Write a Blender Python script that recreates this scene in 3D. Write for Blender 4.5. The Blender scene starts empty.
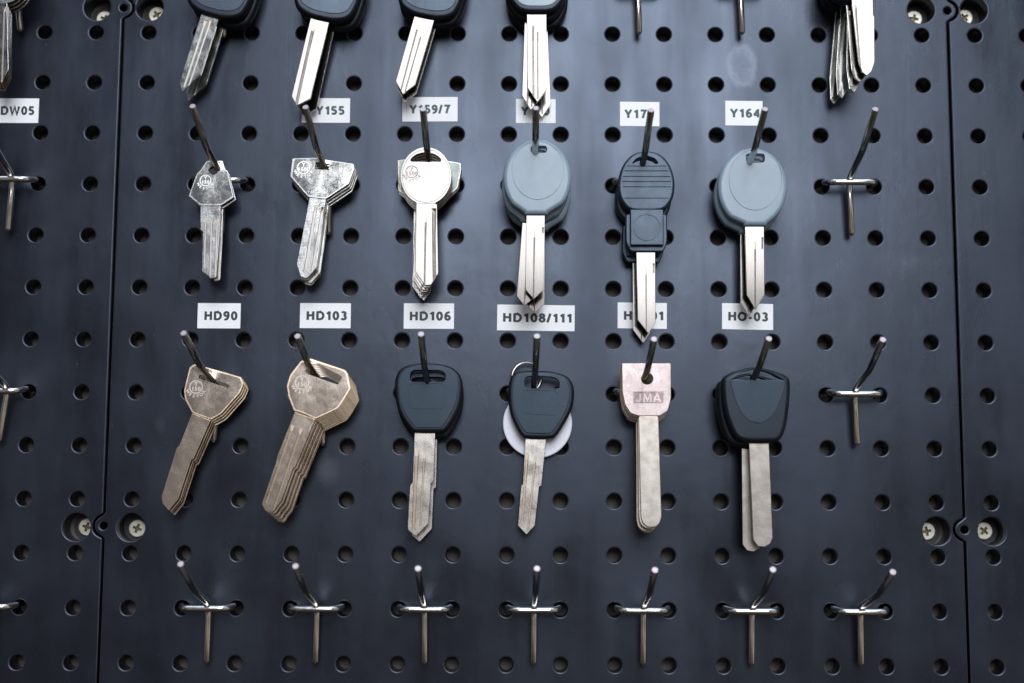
import bpy, bmesh, math, random
from mathutils import Vector, Matrix
random.seed(7)
S = 0.001                                  # everything is modelled in millimetres
scene = bpy.context.scene
col = scene.collection
PITCH = 20.0

# ------------------------------------------------------------------ camera (50 mm lens, fitted to the hole grid)
TH, YAW, ROLL = -0.1192, -0.0030, -0.0046
CX, CY, CD, F = 143.235, -184.176, 533.84, 1422.2
GL, GR = 0.381, 0.497
def rotm():
    ct, st = math.cos(TH), math.sin(TH); Rx = Matrix(((1,0,0),(0,ct,-st),(0,st,ct)))
    c, s = math.cos(YAW), math.sin(YAW); Ry = Matrix(((c,0,s),(0,1,0),(-s,0,c)))
    c, s = math.cos(ROLL), math.sin(ROLL); Rz = Matrix(((c,-s,0),(s,c,0),(0,0,1)))
    return Rz @ Rx @ Ry
R = rotm(); RT = R.transposed()
def proj(u, v, h):
    q = R @ Vector((u-CX, v-CY, h-CD))
    return 512+F*q.x/-q.z, 341.5-F*q.y/-q.z
def at(x, y, h=0.0):
    """board coordinates (u right, v up) in mm of the photo point x, y at a height h off the board"""
    d = RT @ Vector((x-512, -(y-341.5), -F))
    t = (h-CD)/d.z
    return CX+d.x*t, CY+d.y*t
def W(u, v, h): return Vector((u*S, -h*S, v*S))

cam_d = bpy.data.cameras.new('camera'); cam = bpy.data.objects.new('camera', cam_d); col.objects.link(cam)
cam_d.lens = 50; cam_d.sensor_width = 36; cam_d.clip_start = 0.01; cam_d.clip_end = 50
bx = [W(*(R[i][0], R[i][1], R[i][2]))/S for i in range(3)]
m = Matrix.Identity(4)
for i in range(3):
    for k in range(3): m[k][i] = bx[i][k]
m.translation = W(CX, CY, CD); cam.matrix_world = m
cam_d.dof.use_dof = True; cam_d.dof.focus_distance = (CD-6)*S/math.cos(TH); cam_d.dof.aperture_fstop = 5.6
scene.camera = cam

# ------------------------------------------------------------------ materials
def mat_new(name):
    mt = bpy.data.materials.new(name); mt.use_nodes = True
    nt = mt.node_tree; b = nt.nodes['Principled BSDF']
    return mt, nt, b
def N(nt, t, **kw):
    n = nt.nodes.new(t)
    for k, v in kw.items():
        if k in n.inputs: n.inputs[k].default_value = v
        else: setattr(n, k, v)
    return n
def ramp(nt, src, a, b, c0, c1):
    r = nt.nodes.new('ShaderNodeMapRange'); nt.links.new(src, r.inputs[0])
    r.inputs[1].default_value = a; r.inputs[2].default_value = b; r.inputs[3].default_value = c0; r.inputs[4].default_value = c1
    return r.outputs[0]
def mix(nt, fac, c0, c1):
    n = nt.nodes.new('ShaderNodeMix'); n.data_type = 'RGBA'
    for s, v in ((6, c0), (7, c1)):
        if hasattr(v, 'default_value'): nt.links.new(v, n.inputs[s])
        else: n.inputs[s].default_value = (*v, 1)
    if hasattr(fac, 'default_value'): nt.links.new(fac, n.inputs[0])
    else: n.inputs[0].default_value = fac
    return n.outputs[2]
def noise(nt, vec, scale, detail=4, rough=.6, dist=0):
    n = N(nt, 'ShaderNodeTexNoise', Scale=scale, Detail=detail, Roughness=rough, Distortion=dist)
    nt.links.new(vec, n.inputs['Vector']); return n.outputs[0]
def coords(nt, sc=(1,1,1), rot=(0,0,0), geo=False):
    if geo:
        g = nt.nodes.new('ShaderNodeNewGeometry'); src = g.outputs['Position']
    else:
        t = nt.nodes.new('ShaderNodeTexCoord'); src = t.outputs['Object']
    mp = nt.nodes.new('ShaderNodeMapping'); mp.inputs['Scale'].default_value = sc; mp.inputs['Rotation'].default_value = rot
    nt.links.new(src, mp.inputs[0]); return mp.outputs[0]
def bump(nt, b, h, strength, dist):
    bp = nt.nodes.new('ShaderNodeBump'); bp.inputs['Strength'].default_value = strength; bp.inputs['Distance'].default_value = dist
    nt.links.new(h, bp.inputs['Height']); nt.links.new(bp.outputs[0], b.inputs['Normal'])
def mul(nt, a, b, op='MULTIPLY'):
    n = nt.nodes.new('ShaderNodeMath'); n.operation = op
    for i, v in enumerate((a, b)):
        if hasattr(v, 'default_value'): nt.links.new(v, n.inputs[i])
        else: n.inputs[i].default_value = v
    return n.outputs[0]

def metal(name, c0, c1, r0, r1, scale=900, bmp=.04, metallic=1.0, stretch=(1,1,1)):
    mt, nt, b = mat_new(name)
    v = coords(nt, stretch)
    n1 = noise(nt, v, scale, 5, .65); n2 = noise(nt, v, scale*.18, 4, .6)
    nt.links.new(mix(nt, ramp(nt, n2, .35, .65, 0, 1), c0, c1), b.inputs['Base Color'])
    nt.links.new(ramp(nt, n1, .3, .7, r0, r1), b.inputs['Roughness'])
    b.inputs['Metallic'].default_value = metallic
    if bmp: bump(nt, b, n1, bmp, .0004)
    return mt
def metal_worn(name, c0, c1, r0, r1, ridge=False, wave=2.5):
    mt, nt, b = mat_new(name)
    v = coords(nt)
    n1 = noise(nt, v, 1500, 5, .7); n2 = noise(nt, v, 160, 5, .65, .6); n3 = noise(nt, coords(nt, (1,1,.12), (0,.5,0)), 2600, 2, .5)
    f = mul(nt, ramp(nt, n2, .38, .68, 0, .45), ramp(nt, n1, .40, .70, 0, .3), 'ADD')
    nt.links.new(mix(nt, f, c0, c1), b.inputs['Base Color'])
    nt.links.new(mul(nt, ramp(nt, n1, .35, .65, r0, r1), ramp(nt, n2, .3, .7, -.05, .1), 'ADD'), b.inputs['Roughness'])
    b.inputs['Metallic'].default_value = 1
    hh = mul(nt, mul(nt, n1, .06), mul(nt, n3, .07), 'ADD')
    if ridge:
        w = nt.nodes.new('ShaderNodeTexWave'); w.bands_direction = 'Z'; w.inputs['Scale'].default_value = 560; w.inputs['Distortion'].default_value = .8
        nt.links.new(v, w.inputs[0]); hh = mul(nt, hh, mul(nt, w.outputs[1], .22), 'ADD')
    hh = mul(nt, hh, mul(nt, noise(nt, v, 70, 2, .5), wave), 'ADD')
    bump(nt, b, hh, .16, .0004)
    return mt
M_nick = metal_worn('worn_nickel', (.56,.56,.53), (.43,.43,.41), .10, .19, wave=4)
M_nickr = metal_worn('ribbed_nickel', (.64,.64,.62), (.42,.42,.41), .13, .25, ridge=True, wave=3)
M_white = metal('polished_nickel', (.150,.139,.130), (.142,.132,.123), .12, .16, 500, .012, 1.0, (1,1,.15))
M_groovew = metal_worn('milled_groove_bright', (.085,.079,.073), (.06,.055,.05), .2, .32, wave=1)
M_rim = metal_worn('bright_rim', (.60,.61,.59), (.45,.46,.44), .18, .3, wave=1)
M_brown = metal_worn('tarnished_nickel', (.46,.395,.34), (.34,.29,.245), .14, .25, wave=5)
M_brownr = metal_worn('tarnished_ribbed_nickel', (.46,.395,.34), (.34,.29,.245), .14, .25, wave=5)
M_rose = metal_worn('rosy_nickel', (.28,.235,.23), (.21,.175,.17), .24, .36, wave=2)
M_groovem = metal_worn('milled_groove', (.46,.44,.41), (.28,.26,.23), .25, .4)
M_stamp = metal_worn('dark_stamped_recess', (.26,.215,.21), (.16,.13,.125), .4, .55)
M_grey = metal('grey_blade_steel', (.36,.33,.30), (.26,.235,.21), .30, .45, 1600, .12)
M_brass = metal('brass_edge', (.85,.62,.40), (.62,.45,.29), .25, .40, 700, .05, .65)
M_groovb = metal_worn('milled_groove_warm', (.40,.33,.25), (.26,.21,.16), .25, .4)
M_side = metal('shaded_brass_side', (.26,.17,.10), (.18,.12,.07), .35, .5, 700, .05)  # brass darkened so its colour draws the shade between stacked keys
M_goldrim = metal_worn('golden_rim', (.90,.73,.54), (.68,.54,.40), .2, .35, wave=1)
M_emb = metal('embossed_mark', (.92,.92,.90), (.85,.85,.82), .45, .6, 900, .02, .7)
M_ramp = metal('milled_scoop_glint', (.98,.86,.72), (.9,.72,.55), .35, .5, 900, .02, .45)  # highlight on the groove ramps, painted in as a bright colour
M_embt = metal('embossed_mark_dull', (.72,.66,.58), (.6,.54,.47), .4, .55, 900, .02, .8)
M_back5 = metal_worn('shaded_rear_nickel', (.26,.28,.26), (.18,.20,.18), .2, .32)  # nickel darkened for the keys behind, their shade is in the colour
M_greyb = metal_worn('brushed_silver_blade', (.46,.43,.40), (.40,.375,.345), .2, .29, wave=4)
M_wire = metal('nickel_wire', (.76,.74,.70), (.60,.58,.54), .10, .20, 700, .03)
M_tip = metal('cut_wire_end', (.50,.44,.45), (.42,.37,.38), .45, .6, 1500, .1)
M_ring = metal('steel_ring', (.6,.56,.52), (.5,.46,.42), .2, .3)
M_screw = metal('zinc_screw', (.66,.64,.56), (.48,.45,.36), .38, .55, 1200, .05, .6)
M_cross = metal('screw_recess', (.16,.13,.07), (.08,.07,.04), .4, .6, 900, .02, .7)

def plastic(name, c, rough, c2=None, bmp=.15, scale=2500, spec=.5):
    mt, nt, b = mat_new(name)
    v = coords(nt); n1 = noise(nt, v, scale, 3, .6); n2 = noise(nt, v, 120, 5, .65, .4)
    nt.links.new(mix(nt, ramp(nt, n2, .35, .7, 0, 1), c, c2 or tuple(x*1.25 for x in c)), b.inputs['Base Color'])
    nt.links.new(ramp(nt, n2, .3, .7, rough-.06, rough+.07), b.inputs['Roughness'])
    b.inputs['Specular IOR Level'].default_value = spec
    bump(nt, b, n1, bmp, .0003)
    return mt
M_black = plastic('black_fob_plastic', (.0050,.0058,.0078), .36, spec=.4)
M_black.node_tree.nodes['Principled BSDF'].inputs['Specular Tint'].default_value = (.7,.82,1,1)
M_face = plastic('blue_lit_black_plastic', (.0095,.0140,.0235), .36, (.013,.019,.031), spec=.7)  # black plastic tinted bluer: blue light on the heads put into the colour
M_face.node_tree.nodes['Principled BSDF'].inputs['Specular Tint'].default_value = (.66,.82,1,1)
M_greyp = plastic('slate_grey_plastic', (.205,.275,.335), .31, (.225,.30,.36), bmp=.08)
M_greyf = plastic('slate_grey_face', (.15,.19,.225), .45, (.165,.205,.24), bmp=.08)
M_tagw = plastic('white_tag_plastic', (.74,.74,.82), .4, (.70,.70,.78), bmp=.05)
M_face2 = plastic('blue_lit_black_face', (.0065,.0095,.0155), .34, (.009,.013,.021), spec=.55)  # darker variant, blue light on the face likewise in the colour
M_face2.node_tree.nodes['Principled BSDF'].inputs['Specular Tint'].default_value = (.62,.80,1,1)
M_groove = plastic('hole_shade', (.008,.010,.013), .6)  # near-black colour for the shade behind the screws
M_groove2 = plastic('slate_groove', (.05,.065,.08), .6)
M_paper = plastic('label_paper', (.86,.865,.87), .55, (.82,.825,.84), bmp=.1)
M_ink = plastic('label_ink', (.005,.018,.021), .5)
M_inkt = plastic('label_ink_teal', (.005,.042,.045), .5)
M_back = plastic('backing_board', (.11,.092,.085), .6, (.08,.067,.062))
M_wall = plastic('wall_paint', (.05,.045,.045), .8)

def board_material():
    mt, nt, b = mat_new('black_pegboard_plastic')
    v = coords(nt, geo=True)
    big = noise(nt, v, 20, 4, .58, .1); mid = noise(nt, v, 90, 5, .65, .1); fine = noise(nt, v, 2200, 3, .7)
    vert = noise(nt, coords(nt, (1,1,.05), geo=True), 260, 4, .6)
    diag = noise(nt, coords(nt, (1,1,.16), (0,.85,0), geo=True), 55, 3, .5)
    pos = nt.nodes.new('ShaderNodeNewGeometry').outputs['Position']
    c0 = mix(nt, ramp(nt, big, .35, .68, 0, 1), (.0050,.0052,.0080), (.0100,.0112,.0165))
    speck = ramp(nt, noise(nt, v, 520, 2, .5), .735, .77, 0, .30)
    c1 = mix(nt, speck, c0, (.16,.175,.20))
    # greasy fingerprints and dusty rubs on the real board, each at its own place
    def spot(px, py, rx, rz, soft=.6, inner=0):
        u, w = at(px, py, 0)
        sb = nt.nodes.new('ShaderNodeVectorMath'); sb.operation = 'SUBTRACT'; nt.links.new(pos, sb.inputs[0]); sb.inputs[1].default_value = (u*S, 0, w*S)
        ml = nt.nodes.new('ShaderNodeVectorMath'); ml.operation = 'MULTIPLY'; nt.links.new(sb.outputs[0], ml.inputs[0]); ml.inputs[1].default_value = (1000/rx, 0, 1000/rz)
        ln = nt.nodes.new('ShaderNodeVectorMath'); ln.operation = 'LENGTH'; nt.links.new(ml.outputs[0], ln.inputs[0])
        d = mul(nt, ln.outputs['Value'], ramp(nt, mid, .3, .7, -.25, .25), 'ADD')
        o = ramp(nt, d, 1, 1-soft, 0, 1)
        if inner: o = mul(nt, o, ramp(nt, d, inner*.5, inner, .25, 1))
        return o
    sp = [(spot(743,66,6.3,9.8,.25,.7), .75), (spot(743,66,1.1,1.1,.5), -1), (spot(327,470,5.5,7,.8), .32), (spot(478,262,16,5,.9), .16),
          (spot(905,262,20,5,.9), .10), (spot(338,70,9,14,.9), .10), (spot(560,60,40,9,.9), .10), (spot(160,425,3,4,.6), .08)]
    tot = None; cc = c1
    for s_, w_ in sp:
        if w_ < 0: cc = mix(nt, s_, cc, (.004,.004,.004)); continue
        dust = mul(nt, mul(nt, s_, ramp(nt, mid, .35, .7, .35, 1)), w_)
        cc = mix(nt, dust, cc, (.20,.22,.25))
    nt.links.new(cc, b.inputs['Base Color'])
    r = mul(nt, ramp(nt, big, .3, .7, .23, .36), ramp(nt, diag, .35, .65, -.06, .06), 'ADD')
    r = mul(nt, r, ramp(nt, vert, .3, .7, -.012, .012), 'ADD')
    nt.links.new(r, b.inputs['Roughness'])
    b.inputs['Specular IOR Level'].default_value = .58
    b.inputs['Specular Tint'].default_value = (.66,.78,1,1)
    hh = mul(nt, mul(nt, fine, .25), mul(nt, vert, .22), 'ADD')
    hh = mul(nt, hh, mul(nt, mid, .28), 'ADD')
    hh = mul(nt, hh, mul(nt, big, 2.2), 'ADD')
    bump(nt, b, hh, .16, .0006)
    return mt
M_board = board_material()
M_bedge = plastic('worn_hole_edge_glint', (.034,.038,.050), .30, (.055,.061,.078), scale=600)  # smooth worn rim, paler because the light it catches is painted in

# ------------------------------------------------------------------ mesh tools (mm, local x = right, y = -outward, z = up)
ROT = Matrix(((1,0,0,0),(0,0,-1,0),(0,1,0,0),(0,0,0,1)))     # curve plane -> board plane
def circle(x, y, rx, ry=None, n=32, a0=0.0):
    ry = rx if ry is None else ry
    return [(x+rx*math.cos(a0+2*math.pi*i/n), y+ry*math.sin(a0+2*math.pi*i/n)) for i in range(n)]
def rounded(pts, r, n=5):
    """round the corners of a polygon; r is one radius or a list"""
    out = []; L = len(pts)
    for i in range(L):
        p = Vector(pts[i]); a = Vector(pts[i-1]); b = Vector(pts[(i+1) % L])
        rr = r[i] if isinstance(r, (list, tuple)) else r
        if rr <= 0: out.append(tuple(p)); continue
        da = min(rr, (a-p).length*.48); db = min(rr, (b-p).length*.48)
        s = p+(a-p).normalized()*da; e = p+(b-p).normalized()*db
        for k in range(n+1):
            t = k/n; out.append(tuple(s*(1-t)**2+p*2*t*(1-t)+e*t*t))
    return out
def smooth(pts, n=6):
    out = []; L = len(pts)
    for i in range(L):
        p0, p1, p2, p3 = (Vector(pts[(i+k-1) % L]) for k in range(4))
        for k in range(n):
            t = k/n
            out.append(tuple(.5*((2*p1)+(p2-p0)*t+(2*p0-5*p1+4*p2-p3)*t*t+(3*p1-p0-3*p2+p3)*t**3)))
    return out
def curve_mesh(cu):
    o = bpy.data.objects.new('temp', cu); col.objects.link(o)
    dg = bpy.context.evaluated_depsgraph_get(); dg.update()
    me = bpy.data.meshes.new_from_object(o.evaluated_get(dg))
    bpy.data.objects.remove(o); bpy.data.curves.remove(cu)
    return me
def plate(outer, holes=(), z0=0, z1=1, bev=0, bres=2):
    cu = bpy.data.curves.new('c', 'CURVE'); cu.dimensions = '2D'; cu.fill_mode = 'BOTH'
    for pts in [outer]+list(holes):
        sp = cu.splines.new('POLY'); sp.points.add(len(pts)-1); sp.use_cyclic_u = True
        for q, p in zip(sp.points, pts): q.co = (p[0], p[1], 0, 1)
    cu.extrude = (z1-z0)/2-bev; cu.bevel_depth = bev; cu.bevel_resolution = bres; cu.offset = -bev
    me = curve_mesh(cu)
    me.transform(Matrix.Translation((0,0,(z0+z1)/2)))
    bm = bmesh.new(); bm.from_mesh(me); bmesh.ops.remove_doubles(bm, verts=bm.verts, dist=1e-4)
    bmesh.ops.recalc_face_normals(bm, faces=bm.faces); bm.to_mesh(me); bm.free()
    me.transform(ROT)
    return me
def text_mesh(s, size, x, y, z0, thick=.05, bold=.03, sx=1.0, spacing=1.1, align='CENTER', shear=0, ang=0):
    cu = bpy.data.curves.new('t', 'FONT'); cu.body = s; cu.size = size; cu.align_x = align; cu.align_y = 'CENTER'
    cu.extrude = thick/2; cu.offset = bold*size*.5; cu.space_character = spacing; cu.shear = shear; cu.resolution_u = 3
    me = curve_mesh(cu)
    me.transform(Matrix.Translation((x, y, z0+thick/2)) @ Matrix.Rotation(ang, 4, 'Z') @ Matrix.Diagonal((sx,1,1,1)))
    me.transform(ROT)
    return me
def boolean(me, cutters):
    """cut every mesh in cutters out of me"""
    for c in cutters:
        o = bpy.data.objects.new('a', me); q = bpy.data.objects.new('b', c)
        col.objects.link(o); col.objects.link(q)
        md = o.modifiers.new('b', 'BOOLEAN'); md.operation = 'DIFFERENCE'; md.solver = 'EXACT'; md.object = q
        dg = bpy.context.evaluated_depsgraph_get(); dg.update()
        me2 = bpy.data.meshes.new_from_object(o.evaluated_get(dg))
        bpy.data.objects.remove(o); bpy.data.objects.remove(q)
        if len(me2.polygons) > 3: me = me2
    return me
def groove(p0, p1, w, z, depth=.35, rampl=1.5, taper=.55):
    """prism cutter for a milled groove running p0 -> p1 on the face at height z"""
    a = Vector(p0); b = Vector(p1); d = (b-a); L = d.length; d.normalize(); n = Vector((-d.y, d.x))
    prof = [(0, .6, 1), (0, 0.02, 1), (rampl, -depth, taper), (L, -depth, taper), (L, .6, 1)]
    bm = bmesh.new(); side = []
    for sgn in (-1, 1):
        side.append([bm.verts.new((*(a+d*s+n*sgn*w/2*k), z+zz)) for s, zz, k in prof])
    bm.faces.new(side[0]); bm.faces.new(side[1][::-1])
    for i in range(5): bm.faces.new((side[0][i], side[0][(i+1) % 5], side[1][(i+1) % 5], side[1][i]))
    bmesh.ops.triangulate(bm, faces=bm.faces)
    bmesh.ops.recalc_face_normals(bm, faces=bm.faces)
    me = bpy.data.meshes.new('g'); bm.to_mesh(me); bm.free(); me.transform(ROT); return me
def ring_cut(outer_pts, w, z, depth=.3):
    """cutter for a thin groove following a closed outline"""
    L = len(outer_pts); inner = []
    cx = sum(p[0] for p in outer_pts)/L; cy = sum(p[1] for p in outer_pts)/L
    for i, p in enumerate(outer_pts):
        a = Vector(outer_pts[i-1]); b = Vector(outer_pts[(i+1) % L]); t = (b-a)
        n = Vector((-t.y, t.x)).normalized()
        if n.dot(Vector((cx, cy))-Vector(p)) < 0: n = -n
        inner.append(tuple(Vector(p)+n*w))
    return plate(outer_pts, [inner], z-depth, z+.6)
def tube(path, r, n=12, caps=(True, True), tip=None):
    """sweep a circle along a path of (x, y(up), z(out)) points; r a number or one per point"""
    P = [Vector(p) for p in path]; rs = r if isinstance(r, (list, tuple)) else [r]*len(P)
    bm = bmesh.new(); rings = []; t = (P[1]-P[0]).normalized(); up = Vector((0,0,1)) if abs(t.z) < .9 else Vector((1,0,0))
    nrm = t.cross(up).normalized()
    for i, p in enumerate(P):
        if i == 0: d = P[1]-P[0]
        elif i == len(P)-1: d = P[i]-P[i-1]
        else: d = (P[i]-P[i-1]).normalized()+(P[i+1]-P[i]).normalized()
        d.normalize(); nrm = (nrm-d*nrm.dot(d)).normalized(); bn = d.cross(nrm)
        rings.append([bm.verts.new(p+(nrm*math.cos(2*math.pi*k/n)+bn*math.sin(2*math.pi*k/n))*rs[i]) for k in range(n)])
    for a, b in zip(rings, rings[1:]):
        for k in range(n): bm.faces.new((a[k], a[(k+1) % n], b[(k+1) % n], b[k])).smooth = True
    f0 = bm.faces.new(rings[0][::-1]); f1 = bm.faces.new(rings[-1])
    if tip is not None: f1.material_index = tip
    bmesh.ops.recalc_face_normals(bm, faces=bm.faces)
    me = bpy.data.meshes.new('t'); bm.to_mesh(me); bm.free(); me.transform(ROT); return me
def spline_path(pts, n=6):
    out = []; L = len(pts)
    for i in range(L-1):
        p0 = Vector(pts[max(i-1,0)]); p1 = Vector(pts[i]); p2 = Vector(pts[i+1]); p3 = Vector(pts[min(i+2,L-1)])
        for k in range(n):
            t = k/n; out.append(.5*((2*p1)+(p2-p0)*t+(2*p0-5*p1+4*p2-p3)*t*t+(3*p1-p0-3*p2+p3)*t**3))
    out.append(Vector(pts[-1])); return out
def fillet(pts, rad, n=6):
    out = [Vector(pts[0])]
    for i in range(1, len(pts)-1):
        p = Vector(pts[i]); a = Vector(pts[i-1]); b = Vector(pts[i+1])
        rr = rad[i-1] if isinstance(rad, (list, tuple)) else rad
        s = p+(a-p).normalized()*min(rr, (a-p).length*.48); e = p+(b-p).normalized()*min(rr, (b-p).length*.48)
        for k in range(n+1):
            t = k/n; out.append(s*(1-t)**2+p*2*t*(1-t)+e*t*t)
    out.append(Vector(pts[-1])); return out

# ------------------------------------------------------------------ object tools
def obj(name, me, mats, parent=None, smooth_ang=None, edge=False, wn=False):
    """link a millimetre mesh as one object; edge=True gives the sides the second material"""
    me.name = name
    me.transform(Matrix.Scale(S, 4))
    mats = mats if isinstance(mats, (list, tuple)) else [mats]
    keep = [p.material_index for p in me.polygons] if not edge and len(mats) > 1 else None
    me.materials.clear()
    for mt in mats: me.materials.append(mt)
    if edge:
        top = min(v.co.y for v in me.vertices)
        for p in me.polygons:
            ny = abs(p.normal.y)
            if ny < .5 or (p.normal.y > 0 and ny < .97): k = 3 if len(mats) > 3 else 1
            elif ny < .97 and p.center.y < top+.3*S: k = 1
            elif p.normal.y < 0 and p.center.y > top+.1*S and p.center.y < top+.6*S and len(mats) > 2: k = 2 if ny > .9985 else (4 if len(mats) > 4 else 1)
            else: k = 0
            p.material_index = k
    elif keep:
        for p, k in zip(me.polygons, keep): p.material_index = k
    else:
        for p in me.polygons: p.material_index = 0
    if smooth_ang is not None:
        for p in me.polygons: p.use_smooth = True
        me.set_sharp_from_angle(angle=math.radians(smooth_ang))
    me.update()
    o = bpy.data.objects.new(name, me); col.objects.link(o)
    if wn:
        md = o.modifiers.new('weighted_normals', 'WEIGHTED_NORMAL'); md.keep_sharp = True; md.weight = 100
    if parent: o.parent = parent
    return o
def tag(o, label=None, cat=None, group=None, kind=None):
    for k, v in (('label', label), ('category', cat), ('group', group), ('kind', kind)):
        if v: o[k] = v
    return o
def empty(name, u, v, h, label, cat, group=None):
    o = bpy.data.objects.new(name, None); col.objects.link(o); o.location = W(u, v, h); o.empty_display_size = .005
    return tag(o, label, cat, group)
def copy_tree(o, parent=None):
    c = o.copy(); col.objects.link(c)
    if parent: c.parent = parent
    for ch in list(o.children): copy_tree(ch, c)
    return c

# ------------------------------------------------------------------ the wall behind and the three pegboard panels
wall = plate([(-1600,-1500),(1900,-1500),(1900,1100),(-1600,1100)], (), -60, -20)
tag(obj('wall', wall, M_wall), kind='structure')
tag(obj('backing_board', plate([(-165,-295),(442,-295),(442,74),(-165,74)], (), -19.8, -10.2), M_back), 'brown backing board seen dimly through the holes of the black panels', 'board')

HR = 2.8
def hole_u(c): return c*PITCH-(GL if c < 0 else 0)+(GR if c > 15 else 0)
SEAM_L = -10-GL/2; SEAM_R = 310+GR/2; GAP = .50
TABS_L = {-9.5: -1, .5: 1, -19.5: 1, 10.5: -1}       # rows of the corner bosses along the left seam: side to which the joint bulges
def seam(x, side):
    """points down a seam, at offset side*GAP; the joint swings round each small boss"""
    pts = []
    for row, bulge in ((.5, 1), (-9.5, -1)):
        vy = row*PITCH
        R0 = 3.9+(-side*bulge*-1)*GAP
        pts.append((x+side*GAP, vy+5.2)); pts.append((x+side*GAP, vy+4.6))
        for k in range(9):
            a = math.radians(68-136*k/8)
            pts.append((x+bulge*(R0*math.cos(a)), vy+R0*math.sin(a)))
        pts.append((x+side*GAP, vy-4.6)); pts.append((x+side*GAP, vy-5.2))
    return pts
TOP, BOT = 3.55*PITCH, -14.5*PITCH
def seam_full(x, side):
    return rounded([(x+side*GAP, TOP)]+seam(x, side)+[(x+side*GAP, BOT)], [0]+[.9]*(len(seam(x, side)))+[0], 3)
LEFT_E, RIGHT_E = hole_u(-7)-10, hole_u(21)+10
def panel_holes(c0, c1):
    hs = []
    for c in range(c0, c1+1):
        for r in range(-3, 15): hs.append(circle(hole_u(c), -r*PITCH, HR, n=28))
    return hs
def big_holes(cs): return [circle(hole_u(c), row*PITCH+dv, 5.25, n=40) for c in cs for row, dv in ((.5, .1), (-9.5, -.5))]
def boss(x, which): return [circle(x, row*PITCH, 1.55, n=20) for row in which]
l_in = seam_full(SEAM_L, -1); l_out = seam_full(SEAM_L, 1); r_in = seam_full(SEAM_R, -1); r_out = seam_full(SEAM_R, 1)
TH_P = 10
center = plate(l_out+r_in[::-1], panel_holes(0, 15)+big_holes((0, 15))+boss(SEAM_L, (-9.5,))+boss(SEAM_R, (.5,)), -TH_P, 0, .5, 3)
left = plate([(LEFT_E, TOP)]+l_in+[(LEFT_E, BOT)], panel_holes(-7, -1)+big_holes((-1,))+boss(SEAM_L, (.5,)), -TH_P, 0, .5, 3)
right = plate(r_out+[(RIGHT_E, BOT), (RIGHT_E, TOP)], panel_holes(16, 21)+big_holes((16,))+boss(SEAM_R, (-9.5,)), -TH_P, 0, .5, 3)
for me, lb in ((center, 'wide black perforated plastic pegboard panel in the middle carrying the keys'),
               (left, 'black perforated plastic pegboard panel left of the left seam'),
               (right, 'black perforated plastic pegboard panel right of the right seam')):
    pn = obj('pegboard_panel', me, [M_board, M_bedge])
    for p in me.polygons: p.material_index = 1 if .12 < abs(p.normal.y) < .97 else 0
    tag(pn, lb, 'pegboard', 'pegboard panels side by side')

# ------------------------------------------------------------------ screws deep in the large holes
def screw_mesh():
    bm = bmesh.new(); n = 28
    prof = [(0,0),(3.0,0),(3.25,-.15),(3.3,-.4),(1.8,-1.8),(0,-1.8)]
    rings = [[bm.verts.new((r*math.cos(2*math.pi*k/n), r*math.sin(2*math.pi*k/n), z)) for k in range(n)] for r, z in prof[1:-1]]
    for a, b in zip(rings, rings[1:]):
        for k in range(n): bm.faces.new((a[k], a[(k+1) % n], b[(k+1) % n], b[k]))
    bm.faces.new(rings[0][::-1]); bm.faces.new(rings[-1]); bmesh.ops.recalc_face_normals(bm, faces=bm.faces)
    me = bpy.data.meshes.new('s'); bm.to_mesh(me); bm.free(); me.transform(ROT)
    w = .5
    star = []
    for k in range(4):
        a = k*math.pi/2
        for dx, dy in ((w, w), (1.75, w), (1.75, -w)):
            star.append((dx*math.cos(a)-dy*math.sin(a), dx*math.sin(a)+dy*math.cos(a)))
    # order the star corners counter-clockwise
    star.sort(key=lambda p: math.atan2(p[1], p[0]))
    me = boolean(me, [plate(star, (), -1.0, .5), plate(circle(0, 0, .95, n=8), (), -1.1, .5)])
    for p in me.polygons: p.material_index = 1 if (p.center.y > .2 and math.hypot(p.center.x, p.center.z) < 1.9) else 0
    return me
scr_me = screw_mesh()
SC = None
for px, py, lb, rz in ((104.6,19, 'upper left screw, half hidden in the large hole left of the left seam', .5), (157,14.8, 'upper left screw in the large hole right of the left seam', 1.0),
                   (87.0,527, 'lower left screw, half hidden in the large hole left of the left seam', .3), (137.3,528.4, 'round cross-head screw shown whole, right of the left seam', .35),
                   (914,18.6, 'upper right screw, half hidden in the large hole left of the right seam', .2), (964.5,17.6, 'upper right screw peeking in the large hole right of the right seam', .9),
                   (926.7,531.2, 'cross-head screw in the lower large hole left of the right seam', 1.4), (984,530.8, 'cross-head screw in the lower large hole right of the right seam', .7)):
    if SC is None:
        SC = obj('screw', scr_me, [M_screw, M_cross]); o = SC
    else:
        o = SC.copy(); col.objects.link(o)
    u, v = at(px, py, -8.3); o.location = W(u, v, -8.3); o.rotation_euler = (0, rz, 0)
    ws = obj('hole_shade_disc', plate(circle(0, 0, 5.3, n=32), [circle(0, 0, 2.4, n=20)], -1.6, -1.2), M_groove, o)  # added dark disc, stands in for shade deep in the hole
    tag(o, lb, 'screw', 'cross-head screws fixing the panels')

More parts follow.
